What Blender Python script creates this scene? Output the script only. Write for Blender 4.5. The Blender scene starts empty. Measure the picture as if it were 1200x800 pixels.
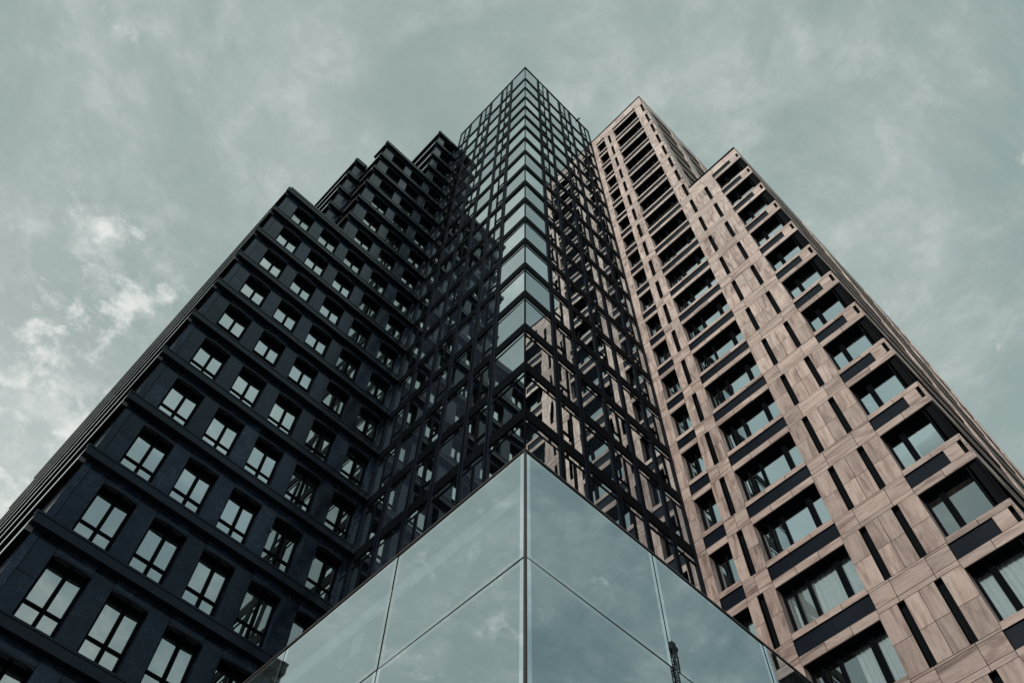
import bpy, bmesh, math, random
from mathutils import Vector, Matrix
random.seed(7)
scene = bpy.context.scene
COL = scene.collection
F = 3.3                      # one storey in metres; plans and levels below are counted in storeys
Z0 = 25.11                   # level of the ground below the datum
def P(x, y, z): return (x * F, y * F, (z + Z0) * F)
GZ = -Z0

# ------------------------------------------------------------------ materials
def mat(name):
    m = bpy.data.materials.new(name); m.use_nodes = True
    nt = m.node_tree; nt.nodes.clear()
    return m, nt, nt.nodes, nt.links
def N(ns, t, **kw):
    n = ns.new(t)
    for k, v in kw.items():
        if k.startswith('i_'):
            n.inputs[int(k[2:]) if k[2:].isdigit() else k[2:].replace('_', ' ')].default_value = v
        else: setattr(n, k, v)
    return n
def out(ns, ls, sh):
    o = ns.new('ShaderNodeOutputMaterial'); ls.new(sh, o.inputs[0])
def ramp(ns, stops):
    r = ns.new('ShaderNodeValToRGB'); e = r.color_ramp.elements
    while len(e) < len(stops): e.new(0.5)
    for el, (p, c) in zip(e, stops): el.position = p; el.color = (*c, 1)
    return r

def grain_coords(ns, ls, along, across, seed=40.0):
    """object coordinates stretched along the grain of each slab, shifted per slab"""
    tc = ns.new('ShaderNodeTexCoord')
    a = N(ns, 'ShaderNodeAttribute', attribute_name='rnd'); g = N(ns, 'ShaderNodeAttribute', attribute_name='gdir')
    v = N(ns, 'ShaderNodeVectorMath', operation='MULTIPLY'); v.inputs[1].default_value = (across, across, along)
    h = N(ns, 'ShaderNodeVectorMath', operation='MULTIPLY'); h.inputs[1].default_value = (along, along, across)
    ls.new(tc.outputs['Object'], v.inputs[0]); ls.new(tc.outputs['Object'], h.inputs[0])
    mx = N(ns, 'ShaderNodeMix', data_type='VECTOR'); ls.new(g.outputs['Fac'], mx.inputs[0])
    ls.new(v.outputs[0], mx.inputs[4]); ls.new(h.outputs[0], mx.inputs[5])
    off = N(ns, 'ShaderNodeMath', operation='MULTIPLY', i_1=seed); ls.new(a.outputs['Fac'], off.inputs[0])
    add = N(ns, 'ShaderNodeVectorMath', operation='ADD'); ls.new(mx.outputs[1], add.inputs[0]); ls.new(off.outputs[0], add.inputs[1])
    return add.outputs[0], a.outputs['Fac'], tc

def tan_stone():
    m, nt, ns, ls = mat('tan_travertine')
    co, rnd, tc = grain_coords(ns, ls, 0.35, 2.2)
    n1 = N(ns, 'ShaderNodeTexNoise', i_Scale=0.9, i_Detail=7.0, i_Roughness=0.6, i_Distortion=1.6); ls.new(co, n1.inputs[0])
    r = ramp(ns, [(0.30, (0.17, 0.105, 0.09)), (0.41, (0.34, 0.245, 0.208)), (0.52, (0.49, 0.385, 0.335)), (0.70, (0.58, 0.485, 0.43))])
    ls.new(n1.outputs['Fac'], r.inputs[0])
    n2 = N(ns, 'ShaderNodeTexNoise', i_Scale=4.5, i_Detail=5.0, i_Roughness=0.7, i_Distortion=0.6); ls.new(co, n2.inputs[0])
    r2 = ramp(ns, [(0.36, (0.68, 0.64, 0.625)), (0.54, (1, 1, 1))]); ls.new(n2.outputs['Fac'], r2.inputs[0])
    mu = N(ns, 'ShaderNodeMix', data_type='RGBA', blend_type='MULTIPLY'); mu.inputs[0].default_value = 0.8
    ls.new(r.outputs[0], mu.inputs[6]); ls.new(r2.outputs[0], mu.inputs[7])
    tint = N(ns, 'ShaderNodeMapRange'); tint.inputs[3].default_value = 0.80; tint.inputs[4].default_value = 1.12; ls.new(rnd, tint.inputs[0])
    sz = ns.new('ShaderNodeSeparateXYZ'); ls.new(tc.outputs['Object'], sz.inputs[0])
    gr = N(ns, 'ShaderNodeMapRange', interpolation_type='SMOOTHSTEP'); gr.inputs[1].default_value = 12.0; gr.inputs[2].default_value = 70.0; ls.new(sz.outputs['Z'], gr.inputs[0])  # light falling off towards the street put into stone colour, pale at top
    height_shade = N(ns, 'ShaderNodeMix', data_type='RGBA', blend_type='MULTIPLY'); height_shade.inputs[0].default_value = 1.0
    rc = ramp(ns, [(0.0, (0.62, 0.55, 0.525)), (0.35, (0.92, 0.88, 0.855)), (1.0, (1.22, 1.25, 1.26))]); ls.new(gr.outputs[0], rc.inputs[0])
    ls.new(mu.outputs[2], height_shade.inputs[6]); ls.new(rc.outputs[0], height_shade.inputs[7]); mu = height_shade
    hs = N(ns, 'ShaderNodeHueSaturation', i_Saturation=0.84); ls.new(tint.outputs[0], hs.inputs['Value']); ls.new(mu.outputs[2], hs.inputs['Color'])
    b = N(ns, 'ShaderNodeBsdfPrincipled', i_Roughness=0.5); ls.new(hs.outputs[0], b.inputs['Base Color'])
    bp = N(ns, 'ShaderNodeBump', i_Strength=0.12, i_Distance=0.02); ls.new(n2.outputs['Fac'], bp.inputs['Height']); ls.new(bp.outputs[0], b.inputs['Normal'])
    out(ns, ls, b.outputs[0]); return m

def dark_stone():
    m, nt, ns, ls = mat('dark_slate_stone')
    co, rnd, tc = grain_coords(ns, ls, 0.8, 1.0)
    n0 = N(ns, 'ShaderNodeTexNoise', i_Scale=0.5, i_Detail=6.0, i_Roughness=0.62, i_Distortion=2.2); ls.new(co, n0.inputs[0])
    r = ramp(ns, [(0.3, (0.004, 0.0075, 0.014)), (0.5, (0.007, 0.012, 0.022)), (0.7, (0.013, 0.020, 0.033))]); ls.new(n0.outputs['Fac'], r.inputs[0])
    n1 = N(ns, 'ShaderNodeTexNoise', i_Scale=1.3, i_Detail=4.0, i_Roughness=0.5, i_Distortion=1.2); ls.new(co, n1.inputs[0])
    v1 = N(ns, 'ShaderNodeMath', operation='SUBTRACT', i_1=0.5); ls.new(n1.outputs['Fac'], v1.inputs[0])
    v2 = N(ns, 'ShaderNodeMath', operation='ABSOLUTE'); ls.new(v1.outputs[0], v2.inputs[0])
    vr = ramp(ns, [(0.0, (0.030, 0.036, 0.044)), (0.008, (0.011, 0.013, 0.017)), (0.03, (0, 0, 0))]); ls.new(v2.outputs[0], vr.inputs[0])
    ad = N(ns, 'ShaderNodeMix', data_type='RGBA', blend_type='ADD'); ad.inputs[0].default_value = 0.6
    ls.new(r.outputs[0], ad.inputs[6]); ls.new(vr.outputs[0], ad.inputs[7])
    tint = N(ns, 'ShaderNodeMapRange'); tint.inputs[3].default_value = 0.45; tint.inputs[4].default_value = 1.5; ls.new(rnd, tint.inputs[0])
    hs = N(ns, 'ShaderNodeHueSaturation'); ls.new(tint.outputs[0], hs.inputs['Value']); ls.new(ad.outputs[2], hs.inputs['Color'])
    b = N(ns, 'ShaderNodeBsdfPrincipled', i_Roughness=0.34, i_Specular_IOR_Level=0.36, i_Specular_Tint=(0.60, 0.80, 1.0, 1)); ls.new(hs.outputs[0], b.inputs['Base Color'])
    rr = N(ns, 'ShaderNodeMapRange'); rr.inputs[3].default_value = 0.05; rr.inputs[4].default_value = 0.24; ls.new(n0.outputs['Fac'], rr.inputs[0]); ls.new(rr.outputs[0], b.inputs['Roughness'])
    bp = N(ns, 'ShaderNodeBump', i_Strength=0.10, i_Distance=0.02); ls.new(n1.outputs['Fac'], bp.inputs['Height']); ls.new(bp.outputs[0], b.inputs['Normal'])
    out(ns, ls, b.outputs[0]); return m

def metal(name, col, rough=0.4, metallic=0.0, var=0.25, spec=0.5):
    m, nt, ns, ls = mat(name)
    tc = ns.new('ShaderNodeTexCoord')
    n = N(ns, 'ShaderNodeTexNoise', i_Scale=0.7, i_Detail=5.0); ls.new(tc.outputs['Object'], n.inputs[0])
    a = tuple(c * (1 - var) for c in col); c2 = tuple(c * (1 + var) for c in col)
    r = ramp(ns, [(0.3, a), (0.7, c2)]); ls.new(n.outputs['Fac'], r.inputs[0])
    b = N(ns, 'ShaderNodeBsdfPrincipled', i_Roughness=rough, i_Metallic=metallic, i_Specular_IOR_Level=spec, i_Specular_Tint=(0.8, 0.9, 1.0, 1)); ls.new(r.outputs[0], b.inputs['Base Color'])
    rr = N(ns, 'ShaderNodeMapRange'); rr.inputs[3].default_value = rough * 0.8; rr.inputs[4].default_value = min(1, rough * 1.25)
    ls.new(n.outputs['Fac'], rr.inputs[0]); ls.new(rr.outputs[0], b.inputs['Roughness'])
    out(ns, ls, b.outputs[0]); return m

def glass(name, refl, trans=None, mirror=0.7, wave=0.02, scale=0.35, rough=0.004, body=(0.01, 0.014, 0.018), haze=0.0):
    """coated architectural glass: a mirror share (rising at grazing angles) over a clear or dark body"""
    m, nt, ns, ls = mat(name)
    tc = ns.new('ShaderNodeTexCoord'); oi = ns.new('ShaderNodeObjectInfo')
    rn = N(ns, 'ShaderNodeAttribute', attribute_name='rnd')
    ad = N(ns, 'ShaderNodeMath', operation='ADD'); ls.new(oi.outputs['Random'], ad.inputs[0]); ls.new(rn.outputs['Fac'], ad.inputs[1])
    ml = N(ns, 'ShaderNodeMath', operation='MULTIPLY', i_1=37.0); ls.new(ad.outputs[0], ml.inputs[0])
    av = N(ns, 'ShaderNodeVectorMath', operation='ADD'); ls.new(tc.outputs['Object'], av.inputs[0]); ls.new(ml.outputs[0], av.inputs[1])
    n = N(ns, 'ShaderNodeTexNoise', i_Scale=scale, i_Detail=1.5, i_Roughness=0.4); ls.new(av.outputs[0], n.inputs[0])
    bp = N(ns, 'ShaderNodeBump', i_Strength=1.0, i_Distance=wave); ls.new(n.outputs['Fac'], bp.inputs['Height'])
    g = N(ns, 'ShaderNodeBsdfGlossy', i_Roughness=rough, i_Color=(*refl, 1)); ls.new(bp.outputs[0], g.inputs['Normal'])
    if trans: t = N(ns, 'ShaderNodeBsdfTransparent', i_Color=(*trans, 1))
    else: t = N(ns, 'ShaderNodeBsdfDiffuse', i_Color=(*body, 1))
    if haze:
        df = N(ns, 'ShaderNodeBsdfDiffuse', i_Color=(0.30, 0.38, 0.38, 1)); hx = N(ns, 'ShaderNodeMixShader', i_0=haze)
        ls.new(t.outputs[0], hx.inputs[1]); ls.new(df.outputs[0], hx.inputs[2]); t = hx
    lw = N(ns, 'ShaderNodeLayerWeight', i_Blend=0.25)
    mr = N(ns, 'ShaderNodeMapRange'); mr.inputs[3].default_value = mirror; mr.inputs[4].default_value = 0.97
    ls.new(lw.outputs['Fresnel'], mr.inputs[0])
    mx = ns.new('ShaderNodeMixShader'); ls.new(mr.outputs[0], mx.inputs[0]); ls.new(t.outputs[0], mx.inputs[1]); ls.new(g.outputs[0], mx.inputs[2])
    out(ns, ls, mx.outputs[0]); return m

def fabric():
    m, nt, ns, ls = mat('curtain_fabric')
    tc = ns.new('ShaderNodeTexCoord')
    n = N(ns, 'ShaderNodeTexNoise', i_Scale=6.0, i_Detail=3.0); ls.new(tc.outputs['Object'], n.inputs[0])
    r = ramp(ns, [(0.3, (0.50, 0.52, 0.51)), (0.7, (0.62, 0.63, 0.60))]); ls.new(n.outputs['Fac'], r.inputs[0])
    b = N(ns, 'ShaderNodeBsdfPrincipled', i_Roughness=0.9); ls.new(r.outputs[0], b.inputs['Base Color'])
    out(ns, ls, b.outputs[0]); return m

def paving():
    m, nt, ns, ls = mat('granite_paving')
    tc = ns.new('ShaderNodeTexCoord')
    bk = N(ns, 'ShaderNodeTexBrick', i_Scale=0.5); ls.new(tc.outputs['Object'], bk.inputs[0])
    bk.inputs['Color1'].default_value = (0.20, 0.19, 0.18, 1); bk.inputs['Color2'].default_value = (0.25, 0.24, 0.23, 1); bk.inputs['Mortar'].default_value = (0.1, 0.1, 0.1, 1)
    b = N(ns, 'ShaderNodeBsdfPrincipled', i_Roughness=0.85); ls.new(bk.outputs[0], b.inputs['Base Color'])
    out(ns, ls, b.outputs[0]); return m

M = dict(
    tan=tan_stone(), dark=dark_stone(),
    ledge=metal('dark_slate_coping', (0.0045, 0.008, 0.015), 0.20, spec=0.26),
    polish=metal('polished_slate_painted_sheen', (0.09, 0.092, 0.095), 0.14, spec=0.9, var=0.1),  # polished, with grazing sky sheen put into a paler base colour
    joint=metal('shadow_joint', (0.008, 0.008, 0.009), 0.8, spec=0.1),
    frame=metal('black_aluminium', (0.003, 0.004, 0.006), 0.5, spec=0.015),
    mull=metal('graphite_mullion', (0.005, 0.008, 0.014), 0.55, spec=0.05),
    soffit=metal('painted_shade_soffit', (0.004, 0.005, 0.006), 0.6, spec=0.03),  # shade of downward faces put into a near-black colour
    infill=metal('dark_infill_panel', (0.004, 0.006, 0.011), 0.3, spec=0.15),
    slot=metal('black_slot_lining', (0.003, 0.004, 0.005), 0.55, spec=0.04),
    coping=metal('bronze_coping', (0.07, 0.05, 0.045), 0.35, 0.6),
    room=metal('dim_interior', (0.05, 0.05, 0.05), 0.9),
    inner=metal('white_painted_interior', (0.62, 0.63, 0.62), 0.7, spec=0.2, var=0.05),
    roof=metal('roof_gravel', (0.18, 0.18, 0.17), 0.95),
    crane=metal('weathered_crane_steel', (0.012, 0.013, 0.016), 0.6, spec=0.1),
    g_dark=glass('window_glass_dark_tower', (0.80, 0.84, 0.83), (0.75, 0.8, 0.8), 0.70, 0.010, 0.5),
    g_tan=glass('window_glass_tan_tower', (0.70, 0.79, 0.82), (0.80, 0.86, 0.88), 0.38, 0.010, 0.5),
    g_tower=glass('curtain_wall_glass', (0.80, 0.86, 0.87), None, 0.62, 0.007, 0.45, body=(0.030, 0.042, 0.060)),
    g_spand=glass('spandrel_glass', (0.55, 0.60, 0.64), None, 0.5, 0.02, 0.45),
    g_pav=glass('pavilion_glass', (0.70, 0.80, 0.83), (0.68, 0.79, 0.83), 0.62, 0.007, 0.25, haze=0.10),
    g_frit=glass('pavilion_glass_edge', (0.78, 0.87, 0.89), (0.6, 0.7, 0.72), 0.62, 0.005, 0.25, haze=0.28),
    cloth=fabric(), pave=paving(),
)

# ------------------------------------------------------------------ mesh builder
class MB:
    def __init__(s): s.v = []; s.f = []; s.m = []; s.r = []; s.g = []; s.mats = []
    def mi(s, k):
        if k not in s.mats: s.mats.append(k)
        return s.mats.index(k)
    def quad(s, pts, k, r=None, g=0.0):
        b = len(s.v); s.v += [P(*p) for p in pts]; s.f.append(tuple(range(b, b + len(pts))))
        s.m.append(s.mi(k)); s.r.append(random.random() if r is None else r); s.g.append(g)
    def box(s, a, b, k, g=0.0):
        (x0, y0, z0), (x1, y1, z1) = a, b; r = random.random()
        c = [(x0,y0,z0),(x1,y0,z0),(x1,y1,z0),(x0,y1,z0),(x0,y0,z1),(x1,y0,z1),(x1,y1,z1),(x0,y1,z1)]
        for q in ((0,3,2,1),(4,5,6,7),(0,1,5,4),(1,2,6,5),(2,3,7,6),(3,0,4,7)): s.quad([c[i] for i in q], k, r, g)
    def slab(s, fc, u0, u1, z0, z1, d0, d1, k, g=0.0, back=True):
        """box on a facade: fc(u, z, d) maps along / level / outward distance"""
        r = random.random()
        c = [fc(u0,z0,d0),fc(u1,z0,d0),fc(u1,z1,d0),fc(u0,z1,d0),fc(u0,z0,d1),fc(u1,z0,d1),fc(u1,z1,d1),fc(u0,z1,d1)]
        qs = [(4,5,6,7),(0,1,5,4),(1,2,6,5),(2,3,7,6),(3,0,4,7)] + ([(0,3,2,1)] if back else [])
        for q in qs: s.quad([c[i] for i in q], k, r, g)
    def fquad(s, fc, u0, u1, z0, z1, d, k, r=None, g=0.0):
        s.quad([fc(u0,z0,d),fc(u1,z0,d),fc(u1,z1,d),fc(u0,z1,d)], k, r, g)
    def bar(s, a, b, w, k):
        a = Vector(a); b = Vector(b); d = (b - a).normalized()
        t = d.cross(Vector((0, 0, 1)) if abs(d.z) < 0.9 else Vector((1, 0, 0))).normalized() * w / 2; q = d.cross(t).normalized() * w / 2
        c = [a-t-q, a+t-q, a+t+q, a-t+q, b-t-q, b+t-q, b+t+q, b-t+q]
        for i in ((0,3,2,1),(4,5,6,7),(0,1,5,4),(1,2,6,5),(2,3,7,6),(3,0,4,7)): s.quad([tuple(c[j]) for j in i], k, 0.5)
    def mesh(s, name):
        me = bpy.data.meshes.new(name); me.from_pydata(s.v, [], s.f)
        for k in s.mats: me.materials.append(M[k])
        for p, i in zip(me.polygons, s.m): p.material_index = i
        for nm, vals in (('rnd', s.r), ('gdir', s.g)):
            at = me.attributes.new(nm, 'FLOAT', 'FACE'); at.data.foreach_set('value', vals)
        bm = bmesh.new(); bm.from_mesh(me); bmesh.ops.remove_doubles(bm, verts=bm.verts, dist=0.0004) if len(s.f) < 40 else None
        bmesh.ops.recalc_face_normals(bm, faces=bm.faces); bm.to_mesh(me); bm.free(); me.update()
        return me
    def build(s, name, root): return part(name, s.mesh(name), root)

def thing(name, label, cat, base):
    o = bpy.data.objects.new(name, None); COL.objects.link(o); o.location = P(*base); o.empty_display_size = 1
    o['label'] = label; o['category'] = cat; return o
def part(name, me, root, loc=None):
    o = bpy.data.objects.new(name, me); COL.objects.link(o); o.parent = root
    if loc is None: o.matrix_parent_inverse = Matrix.Translation(-Vector(root.location)) if root.type == 'EMPTY' else Matrix.Identity(4)
    else: o.location = loc
    return o
def wall_back(mb, fc, u0, u1, z0, z1, holes, d, k):
    """one backing sheet with the rectangular holes left open"""
    us = sorted({u0, u1, *[min(max(h[i], u0), u1) for h in holes for i in (0, 1)]})
    zs = sorted({z0, z1, *[min(max(h[i], z0), z1) for h in holes for i in (2, 3)]})
    for a, b in zip(zs, zs[1:]):
        if b - a < 1e-6: continue
        run = None
        for c, e in zip(us, us[1:]):
            if e - c < 1e-6: continue
            mu, mz = (c + e) / 2, (a + b) / 2
            hole = any(h[0] < mu < h[1] and h[2] < mz < h[3] for h in holes)
            if hole:
                if run: mb.fquad(fc, run[0], run[1], a, b, d, k); run = None
            else: run = (run[0], e) if run else (c, e)
        if run: mb.fquad(fc, run[0], run[1], a, b, d, k)
def reveal(mb, fc, h, d0, d1, jamb, head, sill):
    u0, u1, z0, z1 = h
    mb.quad([fc(u0,z0,d0),fc(u0,z0,d1),fc(u0,z1,d1),fc(u0,z1,d0)], jamb)
    mb.quad([fc(u1,z0,d0),fc(u1,z0,d1),fc(u1,z1,d1),fc(u1,z1,d0)], jamb)
    mb.quad([fc(u0,z1,d0),fc(u1,z1,d0),fc(u1,z1,d1),fc(u0,z1,d1)], head)
    mb.quad([fc(u0,z0,d0),fc(u1,z0,d0),fc(u1,z0,d1),fc(u0,z0,d1)], sill)
GAP = 0.0028
def panel(mb, fc, u0, u1, z0, z1, k, g=0.0, d0=-0.012, d1=0.0):
    mb.slab(fc, u0 + GAP, u1 - GAP, z0 + GAP, z1 - GAP, d0, d1, k, g, back=False)

# ================================================================== dark stone tower (steps up towards the glass tower)
DW, DE, DBACK = 2.87, -3.02, 11.6           # wall planes (main, end) and rear; this tower's positions and levels scaled about the camera
TIP = 0.07                                   # ledge projection
X_MID, X_TALL, X_REAR, Y_REAR = -1.875, -0.665, -2.20, 3.38
ROOF_OUT, ROOF_MID, ROOF_TALL, ROOF_REAR = -9.915, -3.85, 0.43, -4.83
D_LEV = [0.29, -0.772, -1.926, -2.968, -3.981, -5.0, -6.01, -7.029, -8.039, -9.058, -10.077] + [-11.064 - 0.98 * k for k in range(15)]
D_COL = [(-2.768, -2.396), (-2.195, -1.823), (-1.622, -1.250), (-1.0485, -0.677), (-0.462, -0.105)]
def fd_main(u, z, d): return (u, DW - d, z)
def fd_side(x): return lambda u, z, d: (x - d, u, z)
dark = thing('dark_stone_tower', 'blue-black stone tower with ledged storeys, its roofs stepping up towards the glass tower', 'tower', (-1.5, 6.5, GZ))

def left_edge(T):
    return DE if T <= -10.0 else (X_MID if T <= -3.9 else X_TALL)
mb = MB(); holes = []; wins = []
for i, T in enumerate(D_LEV):
    nxt = D_LEV[i + 1] if i + 1 < len(D_LEV) else GZ
    xl = left_edge(T); zt, zb = T - 0.123, nxt
    cols = [c for c in D_COL if c[0] > xl + 0.05]
    ot, ob = T - 0.235, nxt + 0.012
    if ob <= GZ + 0.2: ob = ot
    edges = [xl]
    for c in cols: edges += list(c)
    edges.append(0.0)
    if ob < ot:
        for c in cols:
            holes.append((c[0], c[1], ob, ot)); wins.append((c, ob, ot))
            panel(mb, fd_main, c[0], c[1], ot, zt, 'dark', 1)
    for a, b in zip(edges[0::2], edges[1::2]):
        if b - a > 0.24 and a == xl:
            s_ = a + 0.075; zm = (zt + zb) / 2
            panel(mb, fd_main, a, s_, zb, zt, 'dark'); panel(mb, fd_main, s_, b, zb, zm, 'dark'); panel(mb, fd_main, s_, b, zm, zt, 'dark')
        else: panel(mb, fd_main, a, b, zb, zt, 'dark')
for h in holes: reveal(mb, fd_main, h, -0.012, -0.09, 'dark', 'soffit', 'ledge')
# parapets over the top ledges, backing sheets per step
for xl, xr, top, ledge in ((DE, X_MID, ROOF_OUT, -10.077), (X_MID, X_TALL, ROOF_MID, -3.981), (X_TALL, 0.0, ROOF_TALL, 0.29)):
    wall_back(mb, fd_main, xl, xr, GZ, ledge, [h for h in holes], -0.012, 'joint')
# ---- side walls (blind gables)
def side_wall(x, y0, y1, levels, zlow, ztop):
    fc = fd_side(x); hs = []
    for i, T in enumerate(levels):
        if T > ztop + 0.01: continue
        nxt = D_LEV[D_LEV.index(T) + 1] if T in D_LEV and D_LEV.index(T) + 1 < len(D_LEV) else GZ
        if nxt < zlow - 0.5: break
        zt, zb = T - 0.123, max(nxt, zlow)
        if zt - zb < 0.25: continue
        u = y0
        while u < y1 - 1e-6:
            e = min(u + 1.17, y1); panel(mb, fc, u, e, zb, zt, 'dark', 1); u = e
    for h in hs: reveal(mb, fc, h, -0.012, -0.15, 'dark', 'soffit', 'ledge')
    wall_back(mb, fc, y0, y1, zlow, ztop, hs, -0.012, 'joint')
side_wall(DE, DW, DBACK, [t for t in D_LEV if t < -10.0], GZ, -10.077)
side_wall(X_MID, DW, Y_REAR, [t for t in D_LEV if -10.0 < t < -3.9], ROOF_OUT, -3.981)
side_wall(X_REAR, Y_REAR, DBACK, [t for t in D_LEV if -10.0 < t < -4.9], ROOF_OUT, -5.0)
side_wall(X_TALL, DW, DBACK, [t for t in D_LEV if t > -3.9], ROOF_MID, 0.29)
# front strip of the rear block, back walls and roofs
for T in [t for t in D_LEV if -10.0 < t < -4.9]:
    nxt = D_LEV[D_LEV.index(T) + 1]
    panel(mb, lambda u, z, d: (u, Y_REAR - d, z), X_REAR, X_MID, max(nxt, ROOF_OUT), T - 0.123, 'dark')
mb.fquad(lambda u, z, d: (u, Y_REAR - d, z), X_REAR, X_MID, ROOF_OUT, -5.0, -0.012, 'joint')
mb.quad([(DE, DBACK, GZ), (0.6, DBACK, GZ), (0.6, DBACK, -10.0), (DE, DBACK, -10.0)], 'dark')
mb.quad([(X_REAR, DBACK, -10.0), (0.6, DBACK, -10.0), (0.6, DBACK, -4.9), (X_REAR, DBACK, -4.9)], 'dark')
mb.quad([(X_TALL, DBACK, -4.9), (0.6, DBACK, -4.9), (0.6, DBACK, 0.3), (X_TALL, DBACK, 0.3)], 'dark')
mb.quad([(0.6, DW, GZ), (0.6, DBACK, GZ), (0.6, DBACK, 0.3), (0.6, DW, 0.3)], 'dark')
mb.build('wall', dark)
rf = MB()
for x0, x1, y0, z in ((DE, X_REAR, DW, -10.02), (X_REAR, X_MID, DW, -10.02), (X_REAR, X_MID, Y_REAR, -4.95), (X_MID, X_TALL, DW, -3.93), (X_TALL, 0.6, DW, 0.33)):
    y1 = DBACK
    if (x0, z) == (X_REAR, -10.02): y1 = Y_REAR
    rf.quad([(x0 + .012, y0 + .012, z), (x1, y0 + .012, z), (x1, y1, z), (x0 + .012, y1, z)], 'roof')
rf.build('roof', dark)

def ledge(T, xl, xr, ywall, yback, top=0.0, name='ledge', step=0.293):
    """coping with a thin upper lip, jointed along its length, returning along the end wall"""
    m = MB(); y0 = ywall - TIP; x0 = xl - TIP; zb = T - 0.123
    segs = []; u = x0
    while u < xr - 1e-6:
        e = min(u + step, xr); e = xr if xr - e < 0.1 else e
        segs.append((u, e)); u = e
    for a, b in segs: m.box((a + .0012, y0, zb), (b - .0012, ywall - .003, T - 0.024), 'ledge')
    m.box((x0 + .002, y0 + .006, zb + .006), (xr - .002, ywall - .001, T - 0.028), 'joint')
    m.box((x0 - .006, y0 - .006, T - 0.0235), (xr, ywall - .003, T), 'ledge')
    m.box((x0, ywall - .003, T - 0.185), (xl - .003, yback, T - .0245), 'polish'); m.box((x0 + .001, ywall - .003, T - 0.190), (xl - .003, yback, T - .1855), 'soffit')  # pale face carries painted sheen, black strip below carries painted shade
    if top:   # parapet coping set back above the last ledge
        zt = T + top
        m.box((xl - .035, ywall - .035, T + .0), (xr, ywall + .10, zt), 'ledge')
        m.box((xl - .035, ywall + .10, T + .0), (xl + .10, yback, zt), 'ledge')
    return m.build(name, dark)
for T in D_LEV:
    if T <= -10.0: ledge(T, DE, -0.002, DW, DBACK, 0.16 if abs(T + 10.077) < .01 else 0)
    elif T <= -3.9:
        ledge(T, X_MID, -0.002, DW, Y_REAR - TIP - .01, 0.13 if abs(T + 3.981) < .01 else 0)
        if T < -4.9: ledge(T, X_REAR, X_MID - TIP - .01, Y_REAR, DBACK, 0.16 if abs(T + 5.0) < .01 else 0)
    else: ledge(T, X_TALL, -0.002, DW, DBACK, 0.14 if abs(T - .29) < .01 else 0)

# ---- windows: frame > pane, hood, curtain (meshes shared between equal windows)
cache = {}
def curtain_mesh(w, h, fc, k, amp=0.010, n=22):
    m = MB(); r = random.Random(k)
    pts = [(w * i / n, amp * math.sin(i * 2.4 + r.random() * 1.5) * (0.5 + r.random())) for i in range(n + 1)]
    for (a, da), (b, db) in zip(pts, pts[1:]):
        m.quad([fc(a, -Z0, da), fc(b, -Z0, db), fc(b, h - Z0, db), fc(a, h - Z0, da)], 'cloth', 0.5)
    return m.mesh('curtain')
def zero(fc):   # same orientation, at the origin
    o_ = fc(0, 0, 0)
    return lambda u, z, d: tuple(a - b for a, b in zip(fc(u, z, d), o_))
fm = zero(fd_main)
def local_box(m, u0, u1, z0, z1, d0, d1, k): m.slab(fm, u0, u1, z0 - Z0, z1 - Z0, d0, d1, k)
def dark_window(c, ob, ot):
    w, h = round(c[1] - c[0], 4), round(ot - ob, 3)
    if (w, h) not in cache:
        m = MB(); t = 0.026; rail = h * 0.36; mid = w / 2 + .010; top = 0.048
        for a in ((0, t, 0, h), (w - t, w, 0, h), (t, w - t, h - top, h), (t, w - t, 0, t), (mid - .018, mid + .018, t, h - t)): local_box(m, *a, -0.018, 0.006, 'frame')
        for a, b in ((t, mid - .018), (mid + .018, w - t)): local_box(m, a, b, rail - .012, rail + .012, -0.018, 0.003, 'frame')
        local_box(m, mid - .006, mid + .006, t, h, 0.006, 0.022, 'frame')
        g = MB(); g.fquad(fm, t * .5, w - t * .5, t * .5 - Z0, h - t * .5 - Z0, -0.012, 'g_dark')
        hd = MB(); n = 10        # rounded, slightly bowed lintel bar at the head of the opening
        q = lambda u, z, d: fm(u * w, z - Z0, d + 0.068)
        for i in range(n):
            a, b = i / n, (i + 1) / n
            fa, fb = (0.006 + 0.016 * math.sin(math.pi * t_) ** .7 for t_ in (a, b))
            prof = lambda f_: [(h - 0.030, -.03), (h - 0.030, f_ * .6), (h - 0.022, f_), (h - 0.004, f_), (h + 0.006, f_ * .5), (h + 0.008, 0.0)]
            pa, pb = prof(fa), prof(fb)
            for (z1, d1), (z2, d2), (z3, d3), (z4, d4) in zip(pa, pa[1:], pb[1:], pb): hd.quad([q(a, z1, d1), q(a, z2, d2), q(b, z3, d3), q(b, z4, d4)], 'ledge', .5)
        cache[(w, h)] = (m.mesh('window'), g.mesh('pane'), hd.mesh('hood'), [curtain_mesh(w * .98, h * .98, fm, k) for k in range(3)])
    fme, gme, hme, cms = cache[(w, h)]
    base = Vector(P(c[0], DW + 0.070, ob)) - dark.location
    o = part('window', fme, dark, base)
    pn = part('pane', gme, o, (0, 0, 0)); pn.rotation_euler = (random.uniform(-.004, .004), 0, random.uniform(-.006, .006)); part('hood', hme, o, (0, 0, 0))
    if random.random() < 0.6: part('curtain', random.choice(cms), o, (0.01 * F, 0.06 * F, 0.0))
shown = 0
for c, ob, ot in wins:
    if ob < -21.4 and c[0] > -1.7: continue      # behind the pavilion
    dark_window(c, ob, ot); shown += 1

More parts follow.
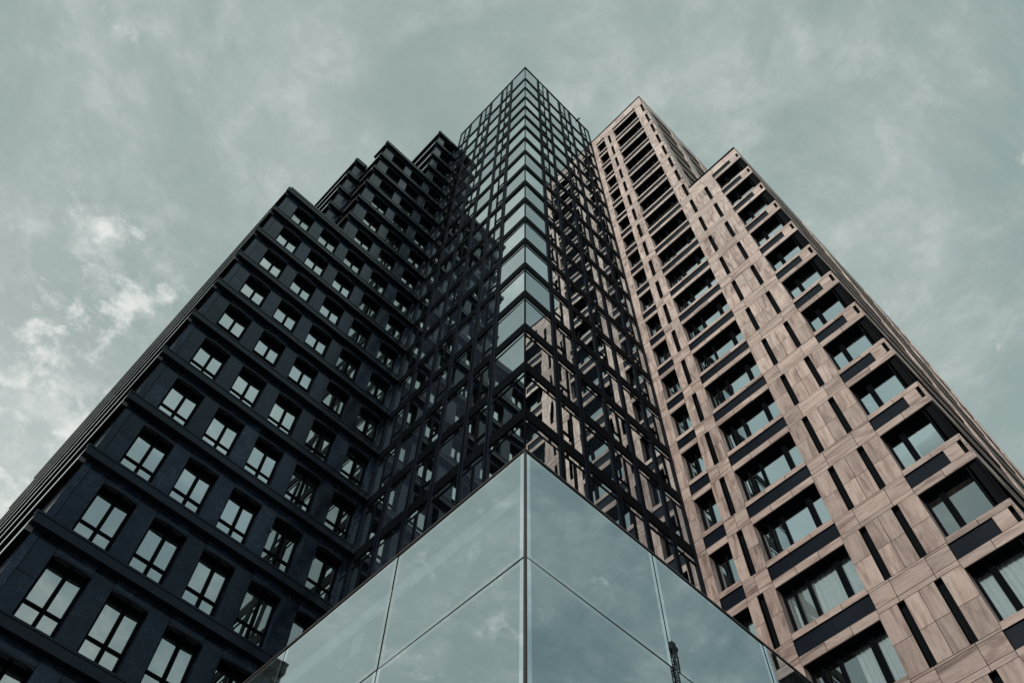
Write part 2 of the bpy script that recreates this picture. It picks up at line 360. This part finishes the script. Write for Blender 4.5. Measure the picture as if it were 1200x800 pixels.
# ================================================================== tan stone tower
TX, TE, TXB, T1, T1X = 2.79, 3.06, 8.75, 1.883, 5.86  # tan tower's fitted coordinates, here and below, shrunk towards the camera position
ROOF_LOW, ROOF_TOP = -7.834, 0.68
def ft_main(u, z, d): return (TX - d, -u, z)
def ft_end(yv): return lambda u, z, d: (u, yv - d, z)
T_LOW = [-8.428 - 0.9734 * k for k in range(17)]
T_TOP = [-0.139, -1.268, -2.388, -3.429, -4.461, -5.464, -6.437, -7.420]
tan = thing('tan_stone_tower', 'pale tan stone tower with deep black window recesses and narrow vertical slots', 'tower', (5.5, -0.6, GZ))
mb = MB(); holes = []; t_wins = []; infills = []; slots = []
ALLT = T_TOP + T_LOW
def split(u0, u1, n): return [(u0 + (u1 - u0) * i / n, u0 + (u1 - u0) * (i + 1) / n) for i in range(n)]
for i, T in enumerate(ALLT):
    low = T < -8.0
    nxt = ALLT[i + 1] if i + 1 < len(ALLT) else T - 0.9734
    per = T - nxt; sc = per / 0.9734
    zo, zs, zr, zh = T - 0.594 * sc, T - 0.672 * sc, T - 0.864 * sc, nxt
    if zh < GZ: zh = GZ; zr = max(zr, GZ + .02); zs = max(zs, GZ + .03)
    ps, pe = T + 0.05, T - 0.645 * sc            # pier zone with slots
    ptop = pe; pbot = nxt + 0.05
    zm = (ps + pe) / 2
    piers = [(0.0, 0.141, 1), (0.426, 0.555, 1), (0.628, 0.774, 1), (1.601, 1.796, 1)] + ([(1.864, 2.166, 2), (2.234, 2.438, 1)] if low else [(1.864, T1, 1)])
    for a, b, n in piers:
        for c, e in split(a, b, n):
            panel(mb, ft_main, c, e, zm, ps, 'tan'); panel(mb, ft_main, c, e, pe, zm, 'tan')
    sl = [(0.555, 0.628), (1.796, 1.864)] + ([(2.166, 2.234)] if low else [])
    for a, b in sl: slots.append((a, b, pe, ps)); holes.append((a, b, pe, ps))
    # stone bands beside the spandrels
    bands = [(0.0, 0.132), (0.436, 0.591), (0.591, 0.764), (1.611, 1.83)] + ([(1.83, 2.2), (2.2, 2.428)] if low else [(1.83, T1)])
    for a, b in bands:
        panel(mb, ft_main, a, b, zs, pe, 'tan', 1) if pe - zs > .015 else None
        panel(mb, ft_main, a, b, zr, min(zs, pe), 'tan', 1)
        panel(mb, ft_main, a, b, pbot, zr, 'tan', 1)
    ops = [(0.141, 0.426, 0.132, 0.436, 1), (0.774, 1.601, 0.764, 1.611, 3)] + ([(2.438, 3.036, 2.428, 2.857, 2)] if low else [])
    for a, b, ra, rb, n in ops:
        holes.append((a, b, zo, T)); t_wins.append((a, b, zo, T))
        re_ = 3.06 if a > 2 else rb
        for c, e in split(ra, re_, max(n, 1)):
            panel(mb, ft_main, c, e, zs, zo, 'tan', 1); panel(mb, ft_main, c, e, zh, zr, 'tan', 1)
        holes.append((ra + .004, rb - .004, zr, zs)); infills.append((ra + .004, rb - .004, zr, zs))
        if a > 2:
            panel(mb, ft_main, 2.857, 3.010, zr, zs, 'tan', 1); panel(mb, ft_main, 3.046, 3.06, zr, zs, 'tan')
            slots.append((3.010, 3.046, zr, zs)); holes.append((3.010, 3.046, zr, zs))
# top courses under the roof lines
for u0, u1, zt, T in ((0.0, T1, ROOF_TOP, T_TOP[0]), (T1, TE, ROOF_LOW, T_LOW[0])):
    zr, zs = T + 0.126, T + 0.30
    n = 6 if u0 == 0 else 4
    for c, e in split(u0, u1, n):
        panel(mb, ft_main, c, e, zs, zt, 'tan', 1)
    if u0 == 0:
        rec = [(0.132, 0.436), (0.764, 1.611)]; sol = [(0, .132), (.436, .764), (1.611, T1)]
    else: rec = [(2.428, 2.857)]; sol = [(T1, 2.2), (2.2, 2.428), (2.857, 3.01), (3.046, 3.06)]; slots.append((3.01, 3.046, zr, zs)); holes.append((3.01, 3.046, zr, zs))
    for a, b in rec:
        infills.append((a + .004, b - .004, zr, zs)); holes.append((a + .004, b - .004, zr, zs)); panel(mb, ft_main, a, 3.06 if a > 2 else b, T, zr, 'tan', 1)
    for a, b in sol:
        panel(mb, ft_main, a, b, zr, zs, 'tan', 1); 
    for a, b in ([(0, .132), (.436, .764), (1.611, T1)] if u0 == 0 else [(T1, 2.428)]): panel(mb, ft_main, a, b, T + .05, zr, 'tan', 1)
for h in holes:
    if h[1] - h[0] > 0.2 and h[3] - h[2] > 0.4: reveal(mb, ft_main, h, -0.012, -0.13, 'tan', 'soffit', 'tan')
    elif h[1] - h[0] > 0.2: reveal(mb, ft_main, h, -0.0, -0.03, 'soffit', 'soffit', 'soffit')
    else: reveal(mb, ft_main, h, -0.012, -0.06, 'slot', 'slot', 'slot')
wall_back(mb, ft_main, 0.0, T1, GZ, ROOF_TOP, holes, -0.012, 'joint')
wall_back(mb, ft_main, T1, TE, GZ, ROOF_LOW, holes, -0.012, 'joint')
# end walls: projecting stone bands, recessed glazing, piers
end_glass = MB()
def end_wall(yv, x0, x1, zlow, zroof, levels, pier_list, band_d, solid=False):
    fc = ft_end(yv); hs = []
    for T in levels:
        i = ALLT.index(T); nxt = ALLT[i + 1] if i + 1 < len(ALLT) else T - .9734
        zo = max(T - 0.594 * (T - nxt) / .9734, zlow)
        if T - zo < .2: continue
        us = [x0 + (.03 if solid else 0)] + [v for p_ in pier_list for v in p_] + [x1]
        for a, b in zip(us[0::2], us[1::2]):
            if b - a < .1: continue
            hs.append((a, b, zo, T))
            n = max(1, round((b - a) / 0.55))
            for c, e in split(a, b, n):
                end_glass.fquad(fc, c, e, zo, T, -0.12, 'g_tan'); end_glass.slab(fc, c, c + .035, zo, T, -0.118, -0.095, 'frame')
        lo = max(nxt, zlow)
        if zo - lo > .05:
            n = max(1, round((x1 - x0) / 0.6))
            bh = (zo - lo) * .27
            for c, e in split(x0, x1, n):
                if solid and c < x0 + .01:
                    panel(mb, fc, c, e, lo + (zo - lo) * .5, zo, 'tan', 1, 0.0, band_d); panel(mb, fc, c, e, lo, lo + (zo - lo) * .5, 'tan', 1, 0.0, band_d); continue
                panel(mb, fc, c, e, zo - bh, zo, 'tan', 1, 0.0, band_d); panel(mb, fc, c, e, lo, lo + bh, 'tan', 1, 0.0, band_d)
                mb.fquad(fc, c, e, lo + bh, zo - bh, 0.003, 'infill')
    for a, b in pier_list:
        z = zlow
        while z < zroof - .01:
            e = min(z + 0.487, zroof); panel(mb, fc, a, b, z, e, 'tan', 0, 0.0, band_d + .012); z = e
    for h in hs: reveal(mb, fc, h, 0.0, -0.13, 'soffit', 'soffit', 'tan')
    wall_back(mb, fc, x0, x1, zlow, zroof, hs, 0.0, 'joint')
    for c, e in split(x0, x1, max(1, round((x1 - x0) / .6))): panel(mb, fc, c, e, levels[0] + .006, zroof, 'tan', 1, 0.0, band_d)
end_wall(-TE, TX, TXB, GZ, ROOF_LOW, T_LOW, [(TX + 2.2 * k, TX + 2.2 * k + .2) for k in (1, 2)] + [(TXB - .2, TXB)], 0.012, True)
end_wall(-T1, TX, T1X, ROOF_LOW, ROOF_TOP, T_TOP, [(TX, 3.06), (4.01, 4.34), (5.27, 5.58)], 0.02)
mb.quad([(TXB, -TE, GZ), (TXB, 3.0, GZ), (TXB, 3.0, ROOF_LOW), (TXB, -TE, ROOF_LOW)], 'tan')
mb.quad([(T1X, -T1, ROOF_LOW), (T1X, 3.0, ROOF_LOW), (T1X, 3.0, ROOF_TOP), (T1X, -T1, ROOF_TOP)], 'tan')
mb.quad([(TX, 3.0, GZ), (TXB, 3.0, GZ), (TXB, 3.0, ROOF_LOW), (TX, 3.0, ROOF_LOW)], 'tan')
mb.quad([(TX, 3.0, ROOF_LOW), (T1X, 3.0, ROOF_LOW), (T1X, 3.0, ROOF_TOP), (TX, 3.0, ROOF_TOP)], 'tan')
mb.quad([(TX + .012, 0, GZ), (TX + .012, 3.0, GZ), (TX + .012, 3.0, ROOF_TOP), (TX + .012, 0, ROOF_TOP)], 'joint')
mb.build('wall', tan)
o = end_glass.build('side_glazing', tan); o['kind'] = 'stuff'; o['label'] = 'recessed glazing of the end walls'
rf = MB()
rf.quad([(TX + .02, -TE + .02, ROOF_LOW - .04), (TXB, -TE + .02, ROOF_LOW - .04), (TXB, 3.0, ROOF_LOW - .04), (TX + .02, 3.0, ROOF_LOW - .04)], 'roof')
rf.quad([(TX + .02, -T1 + .02, ROOF_TOP - .04), (T1X, -T1 + .02, ROOF_TOP - .04), (T1X, 3.0, ROOF_TOP - .04), (TX + .02, 3.0, ROOF_TOP - .04)], 'roof')
rf.build('roof', tan)
for x1, y0, y1, z in ((TXB, -TE, -T1, ROOF_LOW), (T1X, -T1, 0.0, ROOF_TOP)):
    cp = MB()
    cp.box((TX - .02, y0 - .02, z), (TX + .10, y1 - (.03 if z < 0 else 0), z + .035), 'frame'); cp.box((TX + .10, y0 - .02, z), (x1, y0 + .10, z + .035), 'frame')
    cp.build('coping', tan)
for T in T_LOW:
    pst = MB(); pst.box((TX + .006, -TE + .006, max(T - .594, GZ + .01)), (TX + .03, -3.036, T), 'frame'); pst.build('corner_post', tan)

fz = zero(ft_main)
def lb(m, u0, u1, z0, z1, d0, d1, k): m.slab(fz, u0, u1, z0 - Z0, z1 - Z0, d0, d1, k)
tcache = {}
MULL = {'small': [(0.15, .022)], 'big': [(0.13, .03), (0.30, .036), (0.649, .063)], 'outer': [(0.176, .06), (0.50, .05)]}
def tan_window(a, b, zo, T):
    kind = 'small' if a < .5 else ('big' if a < 2 else 'outer')
    w, h = b - a, T - zo; key = (kind, round(h, 3))
    if key not in tcache:
        m = MB(); t = .024; g = MB()
        gw = w if kind != 'outer' else 0.50; top = .038
        for q in ((0, t, 0, h), (w - t, w, 0, h), (t, w - t, h - top, h), (t, w - t, 0, t)): lb(m, *q, -.02, .008, 'frame')
        for c, mw in MULL[kind]: lb(m, c - mw / 2, c + mw / 2, t, h - t, -.02, .008, 'frame')
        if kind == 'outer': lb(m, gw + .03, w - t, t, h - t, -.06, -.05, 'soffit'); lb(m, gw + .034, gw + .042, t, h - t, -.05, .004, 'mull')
        cuts = [t * .5] + [c for c, _ in MULL[kind]] + [w - t * .5]
        if kind == 'outer': cuts = cuts[:-1]
        for c, e in zip(cuts, cuts[1:]):
            g.fquad(fz, c, e, t * .5 - Z0, h - t * .5 - Z0, -.012, 'g_tan')
        tcache[key] = (m.mesh('window'), g.mesh('pane'), [curtain_mesh((gw - .03) * f_, h * .98, fz, k + 9, .011, int(10 + 30 * f_ * w)) for k, f_ in enumerate((1.0, .62, .45))])
    fme, gme, cms = tcache[key]
    o = part('window', fme, tan, Vector(P(TX + .105, -a, zo)) - tan.location)
    pn = part('pane', gme, o, (0, 0, 0)); pn.rotation_euler = (0, random.uniform(-.004, .004), random.uniform(-.006, .006))
    r = random.random()
    if r < .68:
        k = 0 if kind == 'small' else random.choice((0, 0, 1, 2)); gw = w if kind != 'outer' else .5
        f_ = (1.0, .62, .45)[k]
        cu = part('curtain', cms[k], o, (0.055 * F, -((gw - .03) * (1 - f_) if random.random() < .6 else 0) * F - .012 * F, 0))
for a, b, zo, T in t_wins:
    if zo < GZ + .3: continue
    tan_window(a, b, zo, T)
for a, b, z0, z1 in infills:
    if z0 < -23: continue
    m = MB(); n = 2 if b - a > .35 else 1
    for c, e in split(a, b, n): m.slab(ft_main, c + .0015, e - .0015, z0, z1, -.03, -.0135 if random.random() < .5 else -.0128, 'infill')
    m.build('infill_panel', tan)
for a, b, z0, z1 in slots:
    if z0 < -22.5: continue
    m = MB(); m.slab(ft_main, a, b, z0, z1, -.07, -.058, 'slot'); m.slab(ft_main, a + (b - a) * .45, a + (b - a) * .55, z0, z1, -.058, -.045, 'slot')
    m.build('vent_slot', tan)

# ================================================================== glass tower (corner towards the viewer)
GTOP = 2.05
G_LEV = [0.44, -0.77, -1.93, -2.97, -3.96, -4.97, -6.0, -7.03, -8.07, -9.096] + [-9.096 - 0.985 * k for k in range(1, 17)]
G_END = {0: 2.87, 1: 2.79}
G_CUT = {0: [0.0, 0.58, 0.99, 1.48, 1.915, 2.40, 2.87], 1: [0.0, 0.55, 0.95, 1.45, 1.89, 2.36, 2.79]}
def fg_left(u, z, d): return (-d, u, z)
def fg_right(u, z, d): return (u, -d, z)
FG = (fg_left, fg_right)
tower = thing('glass_tower', 'tall glass curtain wall tower with dark grid, its sharp corner facing the viewer', 'tower', (1.4, 1.4, GZ))
core = MB()
core.box((0.03, 0.03, GZ), (2.76, 2.84, GTOP - .06), 'room')
core.build('core', tower)
for n_, T in enumerate([GTOP] + G_LEV):       # floor bands wrap the corner
    m = MB(); hgt = 0.085 if n_ == 0 else 0.19
    for k in (0, 1):
        a0 = 0.0 if k == 0 else 0.0
        m.slab(FG[k], 0.0 if k == 0 else 0.001, G_END[k] - .002, T - hgt, T, -.03 if k else -.0305, .001 if k else .0015, 'frame')
    m.build('floor_band', tower)
    if n_ < len(G_LEV):
        t = MB(); zt = T - hgt - 0.085
        for k in (0, 1): t.slab(FG[k], 0.002, G_END[k] - .003, zt - .03, zt, -.03, -.006 + .0005 * k, 'frame')
        t.build('transom', tower)
for k in (0, 1):
    for u in G_CUT[k][1:-1]:
        m = MB(); m.slab(FG[k], u - .038, u + .038, GZ, GTOP - .001, -.028, .004, 'mull'); m.slab(FG[k], u - .007, u + .007, GZ, GTOP - .001, .004, .012, 'frame'); m.build('mullion', tower)
    m = MB(); m.slab(FG[k], G_END[k] - .05, G_END[k] - .004, GZ, GTOP - .001, -.028, .0035, 'mull'); m.build('mullion', tower)
m = MB(); m.box((-.006, -.006, GZ), (.011, .011, GTOP - .002), 'frame'); m.build('corner_mullion', tower)
rf = MB(); rf.quad([(0.02, 0.02, GTOP - .05), (2.77, 0.02, GTOP - .05), (2.77, 2.85, GTOP - .05), (0.02, 2.85, GTOP - .05)], 'roof')
rf.quad([(2.77, 0.02, ROOF_TOP - .1), (2.77, 2.85, ROOF_TOP - .1), (2.77, 2.85, GTOP - .05), (2.77, 0.02, GTOP - .05)], 'mull')
rf.quad([(0.02, 2.85, 0.3), (2.77, 2.85, 0.3), (2.77, 2.85, GTOP - .05), (0.02, 2.85, GTOP - .05)], 'mull')
rf.build('roof', tower)
dv_ = MB()
dv_.box((2.30, .05, GTOP - .04), (2.34, .09, GTOP + .16), 'mull'); dv_.box((2.30, -.07, GTOP + .12), (2.34, .05, GTOP + .16), 'mull'); dv_.build('roof_davit', tower)
cam_pos = Vector((-3.4258, -3.4709, -24.6252))
cells = []
tops = [GTOP] + G_LEV
for i in range(len(tops) - 1):
    zt, zb = tops[i] - (0.085 if i == 0 else 0.18), tops[i + 1]
    for k in (0, 1):
        for j in range(6):
            u0, u1 = G_CUT[k][j], G_CUT[k][j + 1]
            c = Vector(FG[k]((u0 + u1) / 2, (zt + zb) / 2, 0)); v = c - cam_pos
            nrm = Vector((1, 0, 0) if k == 0 else (0, 1, 0))
            area = (u1 - u0) * (zt - zb) * abs(v.normalized().dot(nrm)) / v.length_squared
            hid = zt < -17.4 - 1.15 * (u0 * .5)
            cells.append((area * (0.01 if hid else 1), k, j, u0, u1, zb, zt))
cells.sort(key=lambda c: -c[0])
def pane_cell(m, k, u0, u1, zb, zt):
    r = random.random(); e = random.uniform(-.0028, .0028); f_ = random.uniform(-.0028, .0028)
    fc = FG[k]; tr = zt - 0.085
    m.quad([fc(u0,zb,-.012+e),fc(u1,zb,-.012-e),fc(u1,tr-.02,-.012-e+f_),fc(u0,tr-.02,-.012+e+f_)], 'g_tower', r)
    m.quad([fc(u0,tr-.02,-.012),fc(u1,tr-.02,-.012),fc(u1,zt,-.012),fc(u0,zt,-.012)], 'g_tower', r * .7)
def sash_cell(m, k, u0, u1, zb, zt):
    fc = FG[k]; tr = zt - .115; c = (u0 + u1) / 2; a = u0 + .035
    m.slab(fc, c - .013, c + .013, zb, tr, -.02, .002, 'frame')
    zr = zb + (tr - zb) * .24
    m.slab(fc, a, c - .013, zr - .011, zr + .011, -.02, .001, 'frame')
rest = MB()
for i, (ar, k, j, u0, u1, zb, zt) in enumerate(cells):
    if i < 100:
        m = MB(); pane_cell(m, k, u0, u1, zb, zt); o = m.build('pane', tower)
        if j % 2:
            s = MB(); sash_cell(s, k, u0, u1, zb, zt); so = s.mesh('sash'); q = part('sash', so, o); q.matrix_parent_inverse = Matrix.Identity(4)
    else:
        pane_cell(rest, k, u0, u1, zb, zt)
        if j % 2: sash_cell(rest, k, u0, u1, zb, zt)
o = rest.build('upper_panes', tower); o['kind'] = 'stuff'; o['label'] = 'smaller panes and sashes higher up the facades'

# ================================================================== glass pavilion at the foot of the towers
BX, BY, BT = -1.762, -1.788, -21.30
pav = thing('glass_pavilion', 'pale mirror glass pavilion of large frameless panes at the foot of the towers', 'pavilion', (0.4, 0.4, GZ))
def fp_left(u, z, d): return (BX - d, BY + u, z)
def fp_right(u, z, d): return (BX + u, BY - d, z)
FP = (fp_left, fp_right); PEND = (DW - BY - .09, TX - BX - .03)
JOINTS = ([0.0, 0.92, 1.865, 2.80, 3.73, PEND[0]], [0.0, 0.90, 1.80, 2.70, 3.60, PEND[1]])
ROWS = [BT, BT - 0.72, BT - 1.44, BT - 2.16, BT - 2.88, GZ + .05]
for k in (0, 1):
    for a, b in zip(JOINTS[k], JOINTS[k][1:]):
        for zt, zb in zip(ROWS, ROWS[1:]):
            m = MB(); a_ = a + (.009 if a == 0 else .0045); fc = FP[k]; e = random.uniform(-.0012, .0012); r = random.random()
            lo_, hi_ = zb + .0045, zt - .0045; b_ = b - .0045; w_ = .022
            q = lambda u0, u1, z0, z1, k_: m.quad([fc(u, z, e * ((u - a_) / (b_ - a_) - .5) * 2) for u, z in ((u0, z0), (u1, z0), (u1, z1), (u0, z1))], k_, r)
            q(a_ + w_, b_ - w_, lo_ + w_, hi_ - w_, 'g_pav')
            q(a_, a_ + w_, lo_, hi_, 'g_frit'); q(b_ - w_, b_, lo_, hi_, 'g_frit'); q(a_ + w_, b_ - w_, lo_, lo_ + w_, 'g_frit'); q(a_ + w_, b_ - w_, hi_ - w_, hi_, 'g_frit')
            o = m.build('pane', pav)
    m = MB()
    for u in JOINTS[k][1:-1]: m.slab(FP[k], u - .0042, u + .0042, GZ, BT - .002, -.012, -.001, 'frame')
    for z in ROWS[1:-1]: m.slab(FP[k], .006, PEND[k], z - .0042, z + .0042, -.012, -.0015, 'frame')
    m.build('glazing_joints', pav)
m = MB(); m.box((BX - .003, BY - .003, GZ), (BX + .0075, BY + .0075, BT - .001), 'coping'); m.build('corner_post', pav)
m = MB()
m.box((BX - .006, BY - .006, BT), (BX + .05, DW - .08, BT + .010), 'coping'); m.box((BX + .05, BY - .006, BT), (TX - .03, BY + .05, BT + .010), 'coping'); m.build('coping', pav)
m = MB(); m.box((BX + .051, BY + .051, BT - .03), (TX - .03, DW - .08, BT + .004), 'roof'); m.build('roof', pav)
m = MB()   # storey slab and ceiling seen dimly through the glass
m.box((BX + .45, BY + .45, BT - 1.62), (TX - .1, DW - .1, BT - 1.46), 'inner'); m.build('floor_slab', pav)
m = MB(); m.box((BX + .10, BY + .10, BT - .16), (TX - .05, DW - .1, BT - .05), 'inner'); m.build('ceiling', pav)
for k in range(5):
    m = MB(); y_ = BY + .42 + k * .88; m.box((BX + .12, y_, BT - .30), (TX - .1, y_ + .09, BT - .1605), 'inner'); m.build('ceiling_beam', pav)
for k in range(4):
    m = MB(); x_ = BX + .8 + k * .95; m.box((x_, BY + .5, GZ), (x_ + .1, BY + .6, BT - .3005), 'inner'); m.build('column', pav)

# ================================================================== lattice hoist mast across the street (mirrored in the pavilion)
HM = (13.33, -10.99)
mast = thing('lattice_mast', 'dark lattice hoist mast mirrored in the right face of the glass pavilion', 'mast', (*HM, GZ))
def mast_ring(z, w): return [Vector((HM[0] + sx * w, HM[1] + sy * w, z)) for sx, sy in ((-1, -1), (1, -1), (1, 1), (-1, 1))]
m = MB(); zs = [GZ + k * .42 for k in range(44)]; zs = [z for z in zs if z < -7.0]
for a, b in zip(zs, zs[1:]):
    r0_, r1_ = mast_ring(a, .075), mast_ring(b, .075)
    for j in range(4):
        m.bar(r0_[j], r1_[j], .028, 'crane'); m.bar(r0_[j], r0_[(j + 1) % 4], .02, 'crane'); m.bar(r0_[j], r1_[(j + 1) % 4], .018, 'crane')
m.build('lattice', mast)
m = MB(); zt = zs[-1]
m.box((HM[0] - .12, HM[1] - .12, zt), (HM[0] + .12, HM[1] + .12, zt + .12), 'crane'); m.box((HM[0] - .07, HM[1] - .10, zt + .12), (HM[0] + .10, HM[1] + .08, zt + .30), 'crane'); m.build('head', mast)
m = MB(); m.box((HM[0] - .45, HM[1] - .45, GZ), (HM[0] + .45, HM[1] + .45, GZ + .18), 'roof'); m.build('footing', mast)

# ================================================================== ground
m = MB(); R_ = 600
m.quad([(-R_, -R_, GZ), (R_, -R_, GZ), (R_, R_, GZ), (-R_, R_, GZ)], 'pave')
g = bpy.data.objects.new('ground', m.mesh('ground')); COL.objects.link(g); g['kind'] = 'structure'

# ================================================================== camera
fpx, pitch, roll, yaw = 1000.977, 1.07877883, 0.0291901628, 0.824068920
fw = Vector((math.cos(yaw) * math.cos(pitch), math.sin(yaw) * math.cos(pitch), math.sin(pitch)))
r0 = Vector((math.sin(yaw), -math.cos(yaw), 0)); u0 = r0.cross(fw)
c, s = math.cos(roll), math.sin(roll)
rv, uv = c * r0 + s * u0, -s * r0 + c * u0
cd = bpy.data.cameras.new('camera'); cam = bpy.data.objects.new('camera', cd); COL.objects.link(cam)
cd.sensor_width = 36; cd.lens = fpx / 1200 * 36; cd.clip_start = 0.1; cd.clip_end = 6000
mw = Matrix((rv, uv, -fw)).transposed().to_4x4(); mw.translation = Vector(P(*cam_pos)); cam.matrix_world = mw
scene.camera = cam

# ================================================================== light
SUN_DIR = Vector((-0.90, -0.17, 0.40)).normalized()
sl = bpy.data.lights.new('sun', 'SUN'); sl.energy = 2.6; sl.angle = math.radians(12); sl.color = (1.0, 0.93, 0.86)
so = bpy.data.objects.new('sun', sl); COL.objects.link(so); so.rotation_euler = (-SUN_DIR).to_track_quat('-Z', 'Y').to_euler(); so.location = (-60, -40, 120)
w = bpy.data.worlds.new('World'); scene.world = w; w.use_nodes = True
nt = w.node_tree; ns, ls = nt.nodes, nt.links; ns.clear()
sky = N(ns, 'ShaderNodeTexSky', sky_type='NISHITA', sun_disc=False)
sky.sun_elevation = math.asin(SUN_DIR.z); sky.sun_rotation = math.atan2(SUN_DIR.x, SUN_DIR.y)
sky.air_density = 1.0; sky.dust_density = 2.0; sky.ozone_density = 1.0
hs = N(ns, 'ShaderNodeHueSaturation', i_Saturation=0.28, i_Value=1.0); ls.new(sky.outputs[0], hs.inputs['Color'])
tc = ns.new('ShaderNodeTexCoord'); sp = ns.new('ShaderNodeSeparateXYZ'); ls.new(tc.outputs['Generated'], sp.inputs[0])
den = N(ns, 'ShaderNodeMath', operation='MAXIMUM', i_1=0.12); ls.new(sp.outputs['Z'], den.inputs[0])
dv = N(ns, 'ShaderNodeVectorMath', operation='DIVIDE'); ls.new(tc.outputs['Generated'], dv.inputs[0])
cb = ns.new('ShaderNodeCombineXYZ'); [ls.new(den.outputs[0], cb.inputs[i]) for i in range(3)]; ls.new(cb.outputs[0], dv.inputs[1])
def cloud(scale, detail, rough, dist, lo, hi, off):
    o_ = N(ns, 'ShaderNodeVectorMath', operation='ADD'); ls.new(dv.outputs[0], o_.inputs[0]); o_.inputs[1].default_value = off
    n = N(ns, 'ShaderNodeTexNoise', i_Scale=scale, i_Detail=detail, i_Roughness=rough, i_Distortion=dist); ls.new(o_.outputs[0], n.inputs[0])
    r = N(ns, 'ShaderNodeMapRange', interpolation_type='SMOOTHSTEP'); r.inputs[1].default_value = lo; r.inputs[2].default_value = hi; ls.new(n.outputs['Fac'], r.inputs[0])
    return r.outputs[0]
BASE = N(ns, 'ShaderNodeRGB'); BASE.outputs[0].default_value = (3.45, 4.45, 4.28, 1)
mixb = N(ns, 'ShaderNodeMix', data_type='RGBA'); mixb.inputs[0].default_value = 0.80; ls.new(hs.outputs[0], mixb.inputs[6]); ls.new(BASE.outputs[0], mixb.inputs[7])
veil = cloud(2.3, 10, .66, .45, .38, .66, (3.1, .4, 0))
wisp = cloud(13.0, 12, .66, .2, .45, .68, (5.7, 2.2, 0))
def bank(cx, cy, r0_, r1_):
    dn = N(ns, 'ShaderNodeVectorMath', operation='DISTANCE'); ls.new(dv.outputs[0], dn.inputs[0]); dn.inputs[1].default_value = (cx, cy, 1.0)
    b_ = N(ns, 'ShaderNodeMapRange', interpolation_type='SMOOTHSTEP'); b_.inputs[1].default_value = r1_; b_.inputs[2].default_value = r0_; ls.new(dn.outputs['Value'], b_.inputs[0])
    return b_.outputs[0]
def mul(a, b):
    n = N(ns, 'ShaderNodeMath', operation='MULTIPLY'); ls.new(a, n.inputs[0])
    if isinstance(b, float): n.inputs[1].default_value = b
    else: ls.new(b, n.inputs[1])
    return n.outputs[0]
def mx_(a, b): n = N(ns, 'ShaderNodeMath', operation='MAXIMUM'); ls.new(a, n.inputs[0]); ls.new(b, n.inputs[1]); return n.outputs[0]
def over(prev, fac, col):
    m_ = N(ns, 'ShaderNodeMix', data_type='RGBA'); m_.inputs[7].default_value = (*col, 1); ls.new(fac, m_.inputs[0]); ls.new(prev, m_.inputs[6]); return m_.outputs[2]
# paler towards the horizon, a thin veil overhead, broken puffs gathered in two banks
hz = N(ns, 'ShaderNodeMapRange', interpolation_type='SMOOTHSTEP'); hz.inputs[1].default_value = 0.90; hz.inputs[2].default_value = 0.60; hz.inputs[4].default_value = 0.6; ls.new(sp.outputs['Z'], hz.inputs[0])
# ... and a darker quarter to the right
dk = N(ns, 'ShaderNodeVectorMath', operation='DOT_PRODUCT'); ls.new(tc.outputs['Generated'], dk.inputs[0]); dk.inputs[1].default_value = (0.45, -0.89, 0.0)
dkr = N(ns, 'ShaderNodeMapRange', interpolation_type='SMOOTHSTEP'); dkr.inputs[1].default_value = 0.22; dkr.inputs[2].default_value = 0.70; dkr.inputs[4].default_value = 0.9; ls.new(dk.outputs['Value'], dkr.inputs[0])
col = mixb.outputs[2]
lft = bank(-0.15, 1.10, 0.1, 1.15)
col = over(col, mul(hz.outputs[0], lft), (6.9, 7.2, 7.0))
col = over(col, dkr.outputs[0], (2.2, 3.1, 3.35))
col = over(col, mul(veil, 0.55), (5.3, 5.95, 5.75))
col = over(col, mul(mul(wisp, veil), 0.55), (6.3, 6.8, 6.6))
banks = mx_(bank(-0.04, 1.00, 0.10, 0.38), mx_(bank(-0.07, 0.69, 0.02, 0.17), mul(bank(-0.66, 0.86, 0.08, 0.55), 0.45)))
pn_ = N(ns, 'ShaderNodeVectorMath', operation='ADD'); ls.new(dv.outputs[0], pn_.inputs[0]); pn_.inputs[1].default_value = (2.35, 5.1, 0)
pz = N(ns, 'ShaderNodeTexNoise', i_Scale=13.0, i_Detail=12.0, i_Roughness=0.62, i_Distortion=0.15); ls.new(pn_.outputs[0], pz.inputs[0])
ps_ = N(ns, 'ShaderNodeMath', operation='MULTIPLY_ADD', i_1=0.17); ls.new(banks, ps_.inputs[0]); ls.new(pz.outputs['Fac'], ps_.inputs[2])
pr_ = N(ns, 'ShaderNodeMapRange', interpolation_type='SMOOTHSTEP'); pr_.inputs[1].default_value = 0.63; pr_.inputs[2].default_value = 0.80; ls.new(ps_.outputs[0], pr_.inputs[0])
col = over(col, mul(pr_.outputs[0], 0.9), (8.2, 8.35, 8.15))
col = over(col, mul(mul(wisp, banks), 0.5), (7.2, 7.5, 7.3))
bg = N(ns, 'ShaderNodeBackground', i_Strength=0.1); ls.new(col, bg.inputs[0])
wo = ns.new('ShaderNodeOutputWorld'); ls.new(bg.outputs[0], wo.inputs[0])

scene.view_settings.view_transform = 'Standard'; scene.view_settings.look = 'None'; scene.view_settings.exposure = 0
scene.cycles.max_bounces = 8; scene.cycles.glossy_bounces = 5; scene.cycles.transparent_max_bounces = 8
